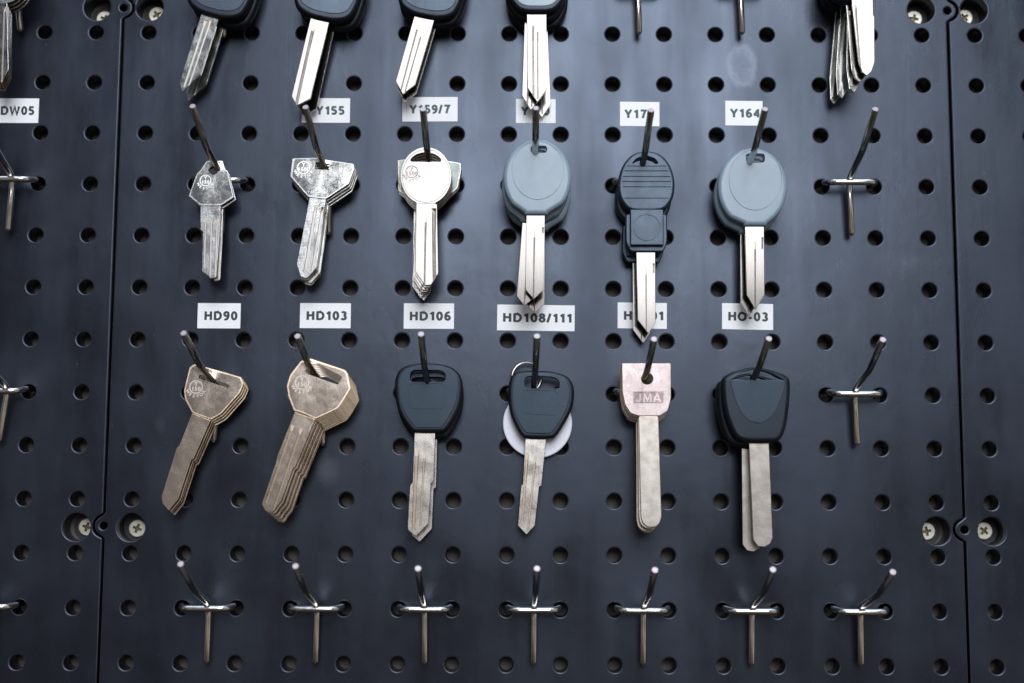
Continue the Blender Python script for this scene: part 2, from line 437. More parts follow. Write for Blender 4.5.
# ------------------------------------------------------------------ hooks
WR = 1.22
class Hook:
    def __init__(s, base, tip, bend=None, show=True, label='', tail=None, h_tip=42, uc=None):
        bu, bv = at(base[0], base[1], 8.0)
        s.bu, s.bv = bu, bv
        tu, tv = at(tip[0], tip[1], h_tip)
        s.tail_top = Vector((bu, bv, 8.0-2*WR+.25))
        st = Vector((bu, bv+1.2, 5.9))
        full = Vector((tu, tv, h_tip))-st
        b = st+full*.52; b.y = st.y+full.y*.40; b.x = st.x+full.x*(.58)
        s.b = b; s.st = st; s.tip = Vector((tu, tv, h_tip))
        s.label = label
        tx, ty = tail if tail else (base[0]+.5, base[1]+52)
        u2, v2 = at(tx, ty, 4.6)
        tl = Vector((u2, v2, 4.6))
        path = fillet([tl, Vector((bu+(u2-bu)*.1, bv-1.2, 5.3)), Vector((bu, bv+1.9, 7.2)), b, s.tip], [3, 3, 2.6], 7)
        root = empty('peg_hook', bu, bv, 0, label, 'hook', 'metal peg hooks')
        O = Vector((bu, bv, 0)); s.path = path
        loc = [p-O for p in path]
        d = (loc[0]-loc[1]).normalized(); de = (loc[-1]-loc[-2]).normalized()
        loc = [loc[0]+d*1.0, loc[0]+d*.4]+loc[0:]; rs = [.45, 1.0]+[WR]*(len(loc)-2)
        loc = loc[:-1]+[loc[-1]-de*.35, loc[-1]]; rs = rs[:-1]+[WR, WR*.86]
        obj('prong', tube(loc, rs, 14, tip=1), [M_wire, M_tip], root, 45)
        # crossbar: from one hole to the next, its ends bent back into the board
        lu, ru = hole_u(uc[0])-bu, hole_u(uc[1])-bu
        hv = -s_row(bv)*PITCH-bv
        bar = fillet([(lu+.2, hv+.9, -9), (lu+.3, hv+.9, 2.5), (lu+2.2, 0, 8), (ru-2.2, 0, 8), (ru-.3, hv+.9, 2.5), (ru-.2, hv+.9, -9)], [3, 2.6, 2.6, 3], 6)
        obj('crossbar', tube(bar, WR, 14), M_wire, root, 45)
    def point(s, h):
        for a, b in zip(s.path[8:], s.path[9:]):
            if a.z <= h <= b.z: t = (h-a.z)/(b.z-a.z+1e-9); return a.lerp(b, t)
        return s.path[-1].copy()
    def h_of_y(s, y):
        best = None
        for k in range(100, 420):
            p = s.point(k/10); q = proj(p.x, p.y, p.z)
            e = abs(q[1]-y)
            if best is None or e < best[0]: best = (e, k/10)
        return best[1]
def s_row(v): return round(-v/PITCH)
HK = {}
rows = {
 'top': [(-17, None)], }
def hook(key, base, tip, cols_, label, **kw): HK[key] = Hook(base, tip, label=label, uc=cols_, **kw)
kd = 'metal peg hook holding '
hook('t0', (13,-18), (-22,-88), (-3,-2), kd+'the key stack cut off at the top left corner', tail=(20,29))
hook('t1', (223,-17), (190,-92), (1,2), kd+'the dark-bladed black key in the top row')
hook('t2', (328,-17), (303,-92), (3,4), kd+'the black key above the Y155 label')
hook('t3', (431,-16), (419,-92), (5,6), kd+'the black key above the Y159/7 label')
hook('t4', (535,-16), (536,-92), (7,8), kd+'the round black key in the top row')
hook('t5', (638,-16), (653,-92), (9,10), 'empty peg hook at the top edge above the Y17 label, only its tail in view', tail=(639,32))
hook('t6', (741,-16), (770,-92), (11,12), 'empty peg hook at the top edge above the oval smudge, only its tail in view', tail=(742,32))
hook('t7', (845,-16), (884,-90), (13,14), kd+'the fanned bunch of blank blades at the top right')
hook('a0', (10,179), (-22,106), (-3,-2), 'empty peg hook cut by the left edge beside the DW05 label', tail=(8,229))
hook('a1', (221,180), (192.5,106), (1,2), kd+'the small tapered silver key')
hook('a2', (328,180), (305.5,107), (3,4), kd+'the silver keys with five-sided heads')
hook('a3', (431,180), (423,109), (5,6), kd+'the silver keys with round heads')
hook('a4', (535,181), (536,108), (7,8), kd+'the first pale grey oval key')
hook('a5', (640,182), (651,110), (9,10), kd+'the black ribbed key')
hook('a6', (744,182), (765,109), (11,12), kd+'the second pale grey oval key')
hook('a7', (850.5,182), (875.5,109), (13,14), 'empty peg hook in the upper right, right of the grey key', tail=(851.5,233))
hook('b0', (5,391), (-30,338), (-3,-2), 'empty peg hook cut by the left edge at mid height', tail=(-1,440))
hook('b1', (217,391), (183.5,333), (1,2), kd+'the leaning key stack under the HD90 label', tail=(213.5,440))
hook('b2', (322,391), (297.5,336), (3,4), kd+'the thick key stack under the HD103 label')
hook('b3', (428,392), (421,334), (5,6), kd+'the black key under the HD106 label')
hook('b4', (534,392), (537,336), (7,8), kd+'the black key with the white disc')
hook('b5', (641,393), (654,339), (9,10), kd+'the square-headed silver keys')
hook('b6', (747,394), (769,338.5), (11,12), kd+'the smooth black key under the HO-03 label')
hook('b7', (856,394), (883,339.5), (13,14), 'empty peg hook at mid height near the right seam', tail=(857,443))
hook('c0', (-14,607), (-48,562), (-3,-2), 'empty peg hook of the bottom row cut by the left edge')
for i, (bx_, tx_, ty_, tl_, nm) in enumerate(((207,180.5,564,206.5,'first'),(316,295.5,566,315.5,'second'),(424,418,568.5,424.5,'third'),(534,537,568.5,533.5,'fourth'),(644,655,570,643,'fifth'),(753,773,569.5,751.5,'sixth'),(862,893,572,861,'last'))):
    hook('c%d' % (i+1), (bx_, 608.5+i*.6), (tx_, ty_), (1+2*i, 2+2*i), '%s whole empty peg hook of the bottom row, counted from the left' % nm, tail=(tl_, 661+i*.4))

# ------------------------------------------------------------------ stroke lettering
def arc(cx, cy, rx, ry, a0, a1, n=14):
    return [(cx+rx*math.cos(math.radians(a0+(a1-a0)*k/n)), cy+ry*math.sin(math.radians(a0+(a1-a0)*k/n))) for k in range(n+1)]
GL_W = {'1': .52, '-': .40, '/': .38, 'W': 1.12, 'D': .84, 'H': .82, 'O': .92, 'Y': .78, 'M': .84, 'A': .74}
def glyph(ch):
    if ch == '1': return [[(.34,0),(.34,1)], [(.36,.93),(.09,.70)]]
    if ch == '0': return [arc(.32,.5,.215,.415,0,360,24)]
    if ch == '3': return [arc(.30,.735,.19,.185,150,-90,12)[:], arc(.30,.285,.215,.205,90,-155,14)]
    if ch == '4': return [[(.47,0),(.47,1)], [(.47,.93),(.08,.30)], [(.03,.29),(.62,.29)]]
    if ch == '5': return [[(.56,.915),(.18,.915),(.115,.50)], arc(.30,.32,.22,.235,140,-150,16)]
    if ch == '6': return [arc(.33,.305,.20,.225,0,360,20), arc(.42,.42,.305,.505,180,70,10)]
    if ch == '7': return [[(.06,.915),(.56,.915),(.42,.6),(.28,0)]]
    if ch == '8': return [arc(.31,.735,.175,.18,0,360,18), arc(.31,.285,.215,.205,0,360,20)]
    if ch == '9': return [arc(.31,.695,.20,.225,0,360,20), arc(.22,.58,.305,.505,0,-110,10)]
    if ch == 'D': return [[(.13,0),(.13,1)], [(.13,.915),(.38,.915)]+arc(.38,.5,.33,.415,90,-90,16)+[(.13,.085)]]
    if ch == 'H': return [[(.13,0),(.13,1)], [(.67,0),(.67,1)], [(.13,.53),(.67,.53)]]
    if ch == 'O': return [arc(.44,.5,.345,.42,0,360,28)]
    if ch == 'W': return [[(.07,1),(.29,.04),(.54,.93),(.79,.04),(1.01,1)]]
    if ch == 'Y': return [[(.06,1),(.37,.45),(.68,1)], [(.37,.46),(.37,0)]]
    if ch == 'J': return [[(.50,1),(.50,.32)]+arc(.29,.30,.21,.215,0,-175,10)]
    if ch == 'M': return [[(.10,0),(.10,.98),(.42,.20),(.74,.98),(.74,0)]]
    if ch == 'A': return [[(.04,0),(.37,.95),(.70,0)], [(.16,.30),(.58,.30)]]
    if ch == '-': return [[(.04,.34),(.34,.34)]]
    if ch == '/': return [[(.03,-.02),(.30,1.02)]]
    return []
def lettering_mesh(text, z, hw=.125):
    bm = bmesh.new(); x = 0; lay = 0
    for ch in text:
        for st in glyph(ch):
            lay += 1; zz = z+.0015*lay; closed = len(st) > 12 and (Vector(st[0])-Vector(st[-1])).length < 1e-4
            if closed: st = st[:-1]
            Ln = len(st); Lf = []; Rt = []
            for k, p in enumerate(st):
                a = Vector(st[k-1]) if (k > 0 or closed) else None
                b = Vector(st[(k+1) % Ln]) if (k < Ln-1 or closed) else None
                p = Vector(p)
                d1 = (p-a).normalized() if a is not None else None; d2 = (b-p).normalized() if b is not None else None
                d1 = d1 or d2; d2 = d2 or d1
                n1 = Vector((-d1.y, d1.x)); n2 = Vector((-d2.y, d2.x)); nn = (n1+n2).normalized(); m_ = hw/max(.45, nn.dot(n1))
                Lf.append(bm.verts.new((x+p.x+nn.x*m_, -zz, p.y+nn.y*m_))); Rt.append(bm.verts.new((x+p.x-nn.x*m_, -zz, p.y-nn.y*m_)))
            for k in range(Ln if closed else Ln-1):
                j_ = (k+1) % Ln; bm.faces.new((Lf[k], Rt[k], Rt[j_], Lf[j_]))
        x += GL_W.get(ch, .64)+.14
    me = bpy.data.meshes.new('l'); bm.to_mesh(me); bm.free(); return me
# ------------------------------------------------------------------ keys
ORD = ['first','second','third','fourth','fifth','sixth','seventh','eighth','ninth','tenth']
def key_root(hk, cy, name, label, group=None, h=None):
    """front key of a stack: its origin sits on the hook wire; returns root and a px -> local mm function"""
    H = HK[hk]; h0 = h if h else H.h_of_y(cy)
    p = H.point(h0)
    root = empty(name, p.x, p.y, h0, label, 'key', group)
    root['_h'] = h0
    def L(x, y):
        u, v = at(x, y, h0); return (u-p.x, v-p.y)
    return root, L, h0
def stack(hk, root, n, pitch, labels, rots=(), group=None, tilts=(), offs=(), yaws=()):
    H = HK[hk]; h0 = root['_h']; p0 = H.point(h0); d0 = Vector(root.location)-W(p0.x, p0.y, h0)
    res = [root]
    for i in range(1, n):
        hi = h0-i*pitch
        p = H.point(max(hi, 7.5)); 
        if hi < 7.5: p = p.copy(); p.z = hi
        c = copy_tree(root); c.location = W(p.x, p.y, hi)+d0
        r = rots[i-1] if i-1 < len(rots) else random.uniform(-.6, .6)
        t = tilts[i-1] if i-1 < len(tilts) else 0
        c.rotation_euler = (root.rotation_euler[0]+math.radians(t), root.rotation_euler[1]+math.radians(r), root.rotation_euler[2])
        if i-1 < len(yaws): c.rotation_euler[2] = math.radians(yaws[i-1])
        if i-1 < len(offs): c.location += W(offs[i-1][0], offs[i-1][1], 0)
        c['label'] = labels(i)
        res.append(c)
    del root['_h']
    for c in res[1:]: del c['_h']
    return res
def LP(L, pts): return [L(*p) for p in pts]
T = 1.05
def emblem(bow, x, y, r, z, mat, line2='150'):
    """stamped round trademark with small lettering under it, raised on the bow"""
    bm = bmesh.new()
    parts = [plate(circle(x, y, r, n=28), [circle(x, y, r*.86, n=28)], z+.01, z+.14),
             text_mesh('Y', r*.85, x, y+r*.42, z+.01, .13, .05), text_mesh(line2, r*.85, x, y-r*.30, z+.01, .13, .05)]
    for k, ch in enumerate('WESTOR'):
        a = math.radians(-150+k*24)
        parts.append(text_mesh(ch, r*.62, x+r*1.38*math.cos(a), y+r*1.38*math.sin(a), z+.01, .13, .05, ang=a+math.pi/2))
    for p in parts: bm.from_mesh(p)
    me = bpy.data.meshes.new('e'); bm.to_mesh(me); bm.free()
    return obj('emblem', me, mat, bow)
def metal_key(root, L, bow_pts, holes, blade_pts, grooves, mat_bow, mat_blade, edge=None, rim=None, t=T, bev=.16, round_b=.4, round_k=.3, gw=.35, bow_cuts=(), field=None, rim_mat=None, side=None):
    edge = edge or M_brass
    me = plate(rounded(LP(L, bow_pts), round_b), holes, -t, 0, bev, 1)
    cuts = list(bow_cuts)
    if rim:                                     # the field is stamped down, leaving a raised border
        pts = rounded(LP(L, bow_pts), round_b+.1) if field is None else field
        cx = sum(p[0] for p in pts)/len(pts); cy = sum(p[1] for p in pts)/len(pts)
        if field is None:
            rr = max(math.hypot(p[0]-cx, p[1]-cy) for p in pts)
            k = 1-.62/rr*1.25
            pts = [(cx+(p[0]-cx)*k, cy+(p[1]-cy)*k) for p in pts]
        cuts.append(plate(pts, (), -.16, 1))
    me = boolean(me, cuts)
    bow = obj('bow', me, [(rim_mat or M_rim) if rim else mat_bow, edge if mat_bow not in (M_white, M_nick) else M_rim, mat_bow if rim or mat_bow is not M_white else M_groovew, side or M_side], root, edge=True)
    me = plate(rounded(LP(L, blade_pts), round_k), (), -t+.02, -.03, bev, 1)
    me = boolean(me, [groove(L(*a), L(*b), w, -.03, gw, rl) for a, b, w, rl in grooves])
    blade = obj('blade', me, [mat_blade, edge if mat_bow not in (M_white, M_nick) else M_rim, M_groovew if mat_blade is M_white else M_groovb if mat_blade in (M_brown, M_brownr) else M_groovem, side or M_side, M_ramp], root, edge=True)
    return bow, blade

# --- a1: small tapered silver key (2)
root, L, h0 = key_root('a1', 168, 'blank_key', 'small silver key blank with a tapered stepped head, front one of its pair', 'silver keys on the first hook of the upper row')
bow, bl = metal_key(root, L, [(206.5,160.8),(222.5,160.5),(225,169.5),(228,171),(229,176),(234,197.5),(220.8,206),(200.3,206),(188.6,196),(196.5,174),(200,170.5)],
    [circle(*L(213.3,170.2), 1.75, n=24)], [(200.5,206.3),(220.8,206.3),(219.5,240),(216.8,277),(212,279),(202.4,271.5),(203,231.5),(200.5,230)],
    [((205.5,220),(204.5,268),1.0,1.5),((211.5,220),(210.2,280),1.1,1.5),((217.3,220),(215.3,280),.9,1.5)], M_nick, M_nickr, M_nick, rim=.92)
emblem(bow, *L(205.5,180.5), 2.2, -.16, M_emb)
root.rotation_euler[0] = math.radians(-1.2)
stack('a1', root, 2, 1.9, lambda i: 'small silver key blank with a tapered stepped head, behind the front one of its pair', rots=(-1.2,))

# --- a2: five-sided heads (4)
g = 'silver keys with five-sided heads in the upper row'
PENT = [(292.3,158.2),(315,157.6),(322,159),(353.8,164),(354.6,168.7),(349,184),(325.9,199.2),(308,197),(290,176.3)]
PENTB = [(309.5,197.5),(326,199.5),(316.8,268),(307,278.5),(300.8,277),(296.7,264.4)]
root, L, h0 = key_root('a2', 166, 'blank_key', 'shiny silver key blank with a five-sided head, front of its stack of four', g)
bow, bl = metal_key(root, L, PENT, [rounded(LP(L, [(315.2,162),(329.8,163.5),(329.2,170),(314.8,169)]), .3)], PENTB,
    [((316.0,206),(305,272),1.5,1.8),((323.0,207),(312,272),1.3,1.8)], M_nick, M_nickr, M_brass, rim=.94)
emblem(bow, *L(303.5,167.5), 2.5, -.16, M_emb, '1500')
root.rotation_euler[0] = math.radians(-.6)
root.rotation_euler[2] = math.radians(-1.0)
stack('a2', root, 4, 1.65, lambda i: 'silver key blank with a five-sided head, %s from the front in its stack' % ORD[i], rots=(.3,-.9,-.4), group=g)

# --- a3: round heads (4) with two five-sided ones behind
g = 'silver keys with round heads in the upper row'
root, L, h0 = key_root('a3', 159, 'blank_key', 'bright silver key blank with a big round head, front of its stack', g)
bowp = []
for k in range(29):
    a = math.radians(-68+316*k/28)
    bowp.append((426+25.7*math.cos(a), 176-29*math.sin(a)))
slot = []
for k in range(9):
    a = math.radians(155-130*k/8); slot.append((425.8+17*math.cos(a), 165-12.5*math.sin(a)))
slot += [(440.5,161.6),(411,161.6)]
bow, bl = metal_key(root, L, bowp[:]+[(416.2,204),(435.8,204)], [rounded(LP(L, slot), .4)],
    [(416.2,203.5),(437,204.2),(438.4,273.5),(431,285),(425,285.5),(415.2,271.5)],
    [((425.8,213),(424.5,290),.9,3.5),((433.6,208),(434.6,285),1.9,1.6)], M_white, M_white, M_brass, round_b=.3, bow_cuts=[ring_cut(circle(*L(426,176), 8.95, 10.1, n=48), .22, 0, .15)])
emblem(bow, *L(411.8,171.8), 2.4, 0, M_stamp, '1500')
root.rotation_euler[0] = math.radians(-.3)
stack('a3', root, 4, 1.7, lambda i: 'silver key blank with a big round head, %s from the front in its stack' % ORD[i], rots=(.6,1.6,2.2), group=g)
g = 'five-sided silver keys tucked behind the round-headed ones'
root, L, h0 = key_root('a3', 159, 'blank_key', 'silver key blank whose five-sided head pokes out behind the round heads', g, h=HK['a3'].h_of_y(159)-7.4)
metal_key(root, L, [(397.5,160),(425,157),(461,163.5),(461.5,170),(458,188),(440,204),(414,204),(397.5,190)], [rounded(LP(L, [(415,160.5),(435,161.5),(434.5,170),(414.5,169)]), .3)],
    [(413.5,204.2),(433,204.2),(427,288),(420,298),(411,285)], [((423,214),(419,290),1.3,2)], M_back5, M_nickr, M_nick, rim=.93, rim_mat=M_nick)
root.rotation_euler[0] = math.radians(3.5)
root.rotation_euler[2] = math.radians(-2)
stack('a3', root, 2, 1.5, lambda i: 'rearmost silver key blank with a five-sided head behind the round heads', rots=(-1.2,), group=g)

# --- plastic-headed keys
def fob_key(root, L, head, slot, blade, t, bev, mat, face=None, face_mat=None, gr=(), extra=(), ring=None, mat_blade=None, bt=1.2, boxes=(), raise_face=.0, blade_cut=.35, edge=None):
    edge = edge or M_nick
    me = plate(LP(L, head), (), -t, 0, bev, 5)
    cuts = []
    if slot: cuts.append(plate(LP(L, slot), (), -t-1, 1.5))
    if ring is not None: cuts.append(ring_cut(LP(L, ring), .22, 0, .3))
    me = boolean(me, cuts+list(extra))
    hd = obj('key_head', me, mat, root, 40, wn=True)
    zb = -t/2
    me = plate(rounded(LP(L, blade), .3), (), zb-bt/2, zb+bt/2, .1, 1)
    me = boolean(me, [groove(L(*a), L(*b), w, zb+bt/2, blade_cut, rl) for a, b, w, rl in gr])
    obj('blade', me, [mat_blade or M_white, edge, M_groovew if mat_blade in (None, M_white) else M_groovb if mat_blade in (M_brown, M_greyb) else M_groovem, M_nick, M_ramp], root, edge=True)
    return hd
def egg(cx, cy, rx, ryt, ryb, neck=None, n=44):
    pts = []
    for k in range(n):
        a = 2*math.pi*k/n
        x, y = math.cos(a), math.sin(a)
        pts.append((cx+rx*x, cy-(ryt if y > 0 else ryb)*y))
    if neck:                              # drop the bottom and run into a short neck
        xl, xr, yn, yb = neck
        pts = [p for p in pts if not (p[1] > yn)]
        i = max(range(len(pts)), key=lambda k: (pts[k][1] > cy) * (pts[k][0] < cx) * pts[k][1])
        # reorder so that the gap is at the end
        gap = max(range(len(pts)), key=lambda k: (Vector(pts[k])-Vector(pts[k-1])).length)
        pts = pts[gap:]+pts[:gap]
        a, b = pts[-1], pts[0]
        if a[0] > b[0]: pts += [(xr+1, yb-2.4), (xr, yb), (xl, yb), (xl-1, yb-2.4)]
        else: pts += [(xl-1, yb-2.4), (xl, yb), (xr, yb), (xr+1, yb-2.4)]
    return pts
def grey_key(hk, cy, label, group, C, neck, inner, slot, blade, gr, rots, n, labels, tilt=0, pitch=5.3):
    root, L, h0 = key_root(hk, cy, 'fob_key', label, group)
    head = egg(*C, neck=neck)
    ins = smooth(egg(*inner, n=24), 3)
    sl = rounded([(slot[0],slot[1]),(slot[2],slot[1]),(slot[2],slot[3]),(slot[0],slot[3])], 3.5)
    hd = fob_key(root, L, head, sl, blade, 5.0, 1.5, M_greyp, ring=ins, gr=gr)
    root.rotation_euler[0] = math.radians(tilt)
    stack(hk, root, n, pitch, labels, rots, group)
    return root
g = 'pale grey oval-headed keys on the fourth hook'
grey_key('a4', 152, 'pale grey oval-headed key, front one of three on the fourth hook', g,
    (537.4,177,34.2,38.4,40), (524.8,548,207,214.2), (537.8,170,26.3,28.6,29.8), (530.6,145.6,547.2,153), 
    [(526.5,213),(545,213),(544,288.5),(533.9,298),(525.5,288.5)], [((534.5,228),(533.5,300),.75,3),((543,226),(543,232),.9,.4)], (3.6,-.5), 3,
    lambda i: ['pale grey oval-headed key in the middle of three, its blade swung left', 'pale grey oval-headed key at the back of three on the fourth hook'][i-1], tilt=1)
g = 'pale grey oval-headed keys on the sixth hook'
grey_key('a6', 162, 'pale grey oval-headed key, front one of the pair under the Y164 label', g,
    (753,186.5,34.8,39,40), (744.8,767.2,218.5,225.4), (755.3,179,26.7,29.6,31.3), (746,153.4,765,162.6),
    [(745.9,224.5),(765,224.5),(765.8,293.6),(756.8,308.8),(748,293.6)], [((756,240),(756.5,312),.75,3),((763.4,236),(763.4,248),.9,.4)], (1.3,), 2,
    lambda i: 'pale grey oval-headed key behind the other one under the Y164 label', tilt=1)

# --- a5: black ribbed key (2)
g = 'black ribbed keys on the fifth hook'
root, L, h0 = key_root('a5', 163, 'fob_key', 'black key with a ribbed oval head and a square neck, front one of the pair', g)
head = smooth([(646.5,150.6),(660,154),(669.5,164),(674.6,179),(674,194),(669.5,204),(662,210),(646.5,211.5),(631,210),(623.5,204),(618.8,194),(618.4,180),(623,165),(633,154)], 5)
slotp = [(631.2,163.4),(635,158.5),(646,155.4),(655,158.5),(659,163.4),(653,163.6),(646,161.2),(637,163.6)]
slotp = rounded([(631.2,164),(636,158),(646,155.2),(655.5,158),(659.4,164)], 3)
ribs = []
for y, x0, x1 in ((166.2,627,666),(171,624.5,668.5),(176.7,623,670),(181.7,622.3,670.8),(187,622.3,670.8),(198.3,624.5,668.5)):
    ribs.append(plate(LP(L, [(x0,y-.55),(x1,y-.55),(x1,y+.55),(x0,y+.55)]), (), -.5, 1))
me_head = fob_key(root, L, head, slotp, [(636.8,244),(655.8,244),(656.2,322),(649.2,332.6),(638.6,319.3)], 6.5, 1.1, M_face,
    extra=ribs, gr=[((646.5,264),(647,330),.6,3.5),((654.2,262),(654.2,272),.9,.5)])
bx5 = plate(rounded(LP(L, [(630.2,209.6),(663.4,209.6),(663.6,245.4),(630.4,245.4)]), .4), (), -5.5, .45, .35, 3)
bx5 = boolean(bx5, [ring_cut(circle(*L(646.6,228), 5.05, n=40), .28, .45, .3)])
obj('neck_block', bx5, M_face, me_head, 40, wn=True)
obj('collar', plate(rounded(LP(L, [(626,213),(667.5,213),(668,241),(664,251),(631,251),(626,241)]), 1.2), (), -5.4, -1.6, .5, 3), M_face, root, 40, wn=True)
stack('a5', root, 2, 7.6, lambda i: 'black ribbed-head key behind the other one on the fifth hook', rots=(.9,))

# --- b1: leaning tarnished stack under HD90 (4)
g = 'leaning key stack under the HD90 label'
root, L, h0 = key_root('b1', 379, 'blank_key', 'tarnished key blank leaning left, front of the stack under the HD90 label', g)
bow, bl = metal_key(root, L, [(189.5,367),(194.6,363.8),(241.6,377.3),(244,383.6),(240.3,392.5),(221.3,414),(210.8,420),(192.2,413),(185.2,400),(183.7,391)],
    [rounded(LP(L, [(199.5,374.6),(230,385),(228.5,388.2),(198.3,378.2)]), .3)],
    [(192.2,413.2),(210.6,420.3),(193.6,459),(191.4,459.5),(178.5,499),(169,510.5),(163,503.5),(161.8,497),(177,447.5),(179,446.8)],
    [((188,421),(186,426.5),1.0,.8)], M_brown, M_brownr, M_brass, rim=.95, round_b=.7, t=.9, rim_mat=M_goldrim)
emblem(bow, *L(196,387), 2.5, -.16, M_embt)
root.rotation_euler[0] = math.radians(-.5)
stack('b1', root, 4, 1.7, lambda i: 'tarnished key blank leaning left, %s from the front under the HD90 label' % ORD[i], rots=(-.2,.2,-.1), group=g)

# --- b2: thick stack under HD103 (9)
g = 'thick key stack under the HD103 label'
root, L, h0 = key_root('b2', 371, 'blank_key', 'tarnished key blank with a wide-slotted angular head, front of the thick HD103 stack', g)
bow, bl = metal_key(root, L, [(300.5,361.2),(308.6,357.9),(345.2,370),(348,373.7),(351,388.3),(343.7,400.8),(337.8,408.8),(318.8,417.6),(315.9,419),(298.3,411.6),(294,411),(288.4,397),(286.6,385.4),(290.3,374.4)],
    [rounded(LP(L, [(304.4,371.2),(310.5,364.2),(317.3,363.6),(342.5,376.6),(338,384.8),(306.4,373.6)]), .5)],
    [(294.9,411.9),(315.4,419.2),(295,467),(293,468),(281,501),(272,512.5),(265.5,511),(261.9,504),(276.2,462),(277.4,456)],
    [((293.0,425),(266,503),1.35,2.2),((301.5,428),(274,508),1.2,2.2)], M_brown, M_brown, M_brass, rim=.955, t=.9, rim_mat=M_goldrim)
emblem(bow, *L(302,382.5), 2.6, -.16, M_embt)
n2 = 9
stack('b2', root, n2, 1.46, lambda i: 'tarnished key blank, %s from the front in the thick stack under HD103' % ORD[i], rots=(-.5,.1,-.7,-.4,-1.0,-.6,-1.3,-.9,-1.5), group=g)

# --- b5: square heads with stamped letters (5)
g = 'square-headed silver keys under the HO-01 label'
root, L, h0 = key_root('b5', 377.5, 'blank_key', 'rosy silver key blank with a square head and stamped letters, front of its stack', g)
rec = plate(LP(L, [(633.2,391.6),(663.4,391.6),(663.4,403.4),(633.2,403.4)]), (), -.22, 1)
bow, bl = metal_key(root, L, [(622,363.3),(670.9,363.3),(670.9,398),(667.6,410.8),(659.6,415.8),(638.6,415.8),(630.6,413.3),(625,404.4),(622.4,391.5)],
    [circle(*L(647.2,378.6), 2.15, n=28)], [(638.6,416.1),(658.2,416.1),(661,517),(659,523.5),(654.5,527),(648,527),(642.5,523),(640.6,516)], [], M_rose, M_grey, M_brass, t=.95, round_b=.5, round_k=.8, bow_cuts=[rec])
obj('stamp_recess', plate(LP(L, [(633.4,391.8),(663.2,391.8),(663.2,403.2),(633.4,403.2)]), (), -.21, -.17), M_stamp, bow)
lt = lettering_mesh('JMA', 0, .09)
xs = [q.co.x for q in lt.vertices]; jx, jy = L(648.2, 397.7)
lt.transform(Matrix.Translation((jx, .10, jy-1.6)) @ Matrix.Diagonal((9.6/(max(xs)-min(xs)),1,3.2,1)) @ Matrix.Shear('XZ', 4, (0,0)) @ Matrix.Translation((-(max(xs)+min(xs))/2,0,0)))
obj('stamped_letters', lt, M_rose, bow)
root.rotation_euler[0] = math.radians(-1.6)
stack('b5', root, 5, 1.75, lambda i: 'silver key blank with a square head, %s from the front under the HO-01 label' % ORD[i], rots=(.6,.3,1.1,.8), group=g, tilts=(-.5,-.8,-1,-1))

# --- b3, b4: black keys with a square panel line
def shield_key(hk, cy, label, group, head, inner, slot, panel, blade, gr, rots, labels, n, tilt=0, pitch=5.3, mb=None):
    root, L, h0 = key_root(hk, cy, 'fob_key', label, group)
    hd = fob_key(root, L, smooth(head, 5), rounded(slot, 4.5), blade, 5.0, 1.3, M_black, ring=rounded(panel, 5), gr=gr, mat_blade=mb or M_greyb, blade_cut=.42)
    me = plate(LP(L, smooth(inner, 4)), (), -.3, .16, .16, 2)
    me = boolean(me, [plate(LP(L, rounded(slot, 4.5)), (), -1, 1.5), ring_cut(LP(L, rounded(panel, 5)), .22, .16, .3)])
    obj('face_plate', me, M_face2, hd, 40, wn=True)
    root.rotation_euler[0] = math.radians(tilt)
    stack(hk, root, n, pitch, labels, rots, group)
g = 'black shield-headed keys under the HD106 label'
shield_key('b3', 380.5, 'black shield-headed key with a groove-cut blade, front one under the HD106 label', g,
    [(426.3,362.8),(444,364.5),(457,371),(462.4,383),(460.5,404),(454,419),(446,430.5),(439,432.6),(418,432.6),(411.5,430.5),(402,418),(396.4,404),(394.8,382),(399.6,369.8),(410,364.5)],
    [(426.3,365.2),(443,366.8),(454,373),(458.2,383),(456,402),(449,416),(442,426.5),(436,427.6),(420,427.6),(415,426.5),(407,416),(400.5,402),(398.8,382),(403,372),(412,366.6)],
    [(410,372),(414,369.8),(441,369.8),(445.8,373),(445.8,382),(410,382)], [(409,383.6),(444.6,383.6),(444.2,409.4),(409.4,409.4)],
    [(414.3,431),(435,431),(433,481.4),(430.4,483),(428,523.3),(415.5,536.3),(407.5,529.8),(407.5,521),(409.8,485),(412.4,482)],
    [((416.6,447),(413,530),1.7,3.2),((424.4,450),(420,526),1.0,3.0)], (-1.0,), lambda i: 'black shield-headed key behind the front one under the HD106 label', 2, mb=M_greyb)
g = 'black shield-headed keys under the HD108/111 label'
shield_key('b4', 386, 'black shield-headed key hanging in front of the white disc', g,
    [(535,370.3),(553,371.5),(568,377),(574,388.5),(572.6,406),(566,421),(556,436),(549,438.8),(529,438.6),(521.5,436),(514,423),(509.2,408),(508.7,386),(512.6,374.5),(522,370.8)],
    [(535,372.8),(552,374),(564.5,379),(569.6,389),(568,404),(561,419),(552,432),(546,433.6),(531,433.4),(525.5,431.5),(518.5,421),(513.4,407),(512.8,387),(516,377),(524,373.4)],
    [(524.2,378),(529,375.5),(554,376.5),(560,381),(559.8,389.5),(524.2,388)], [(522.7,389.6),(557.8,391),(557,416),(522.7,414)],
    [(525.6,437),(546.3,437.6),(541.4,485.5),(539.2,486.5),(534.8,525.5),(526.4,534.7),(518,525.5),(521.2,485.5),(523,484)],
    [((527.3,452),(522.3,522),1.3,2.6),((535.6,455),(528,532),1.0,2.6)], (), lambda i: '', 1)

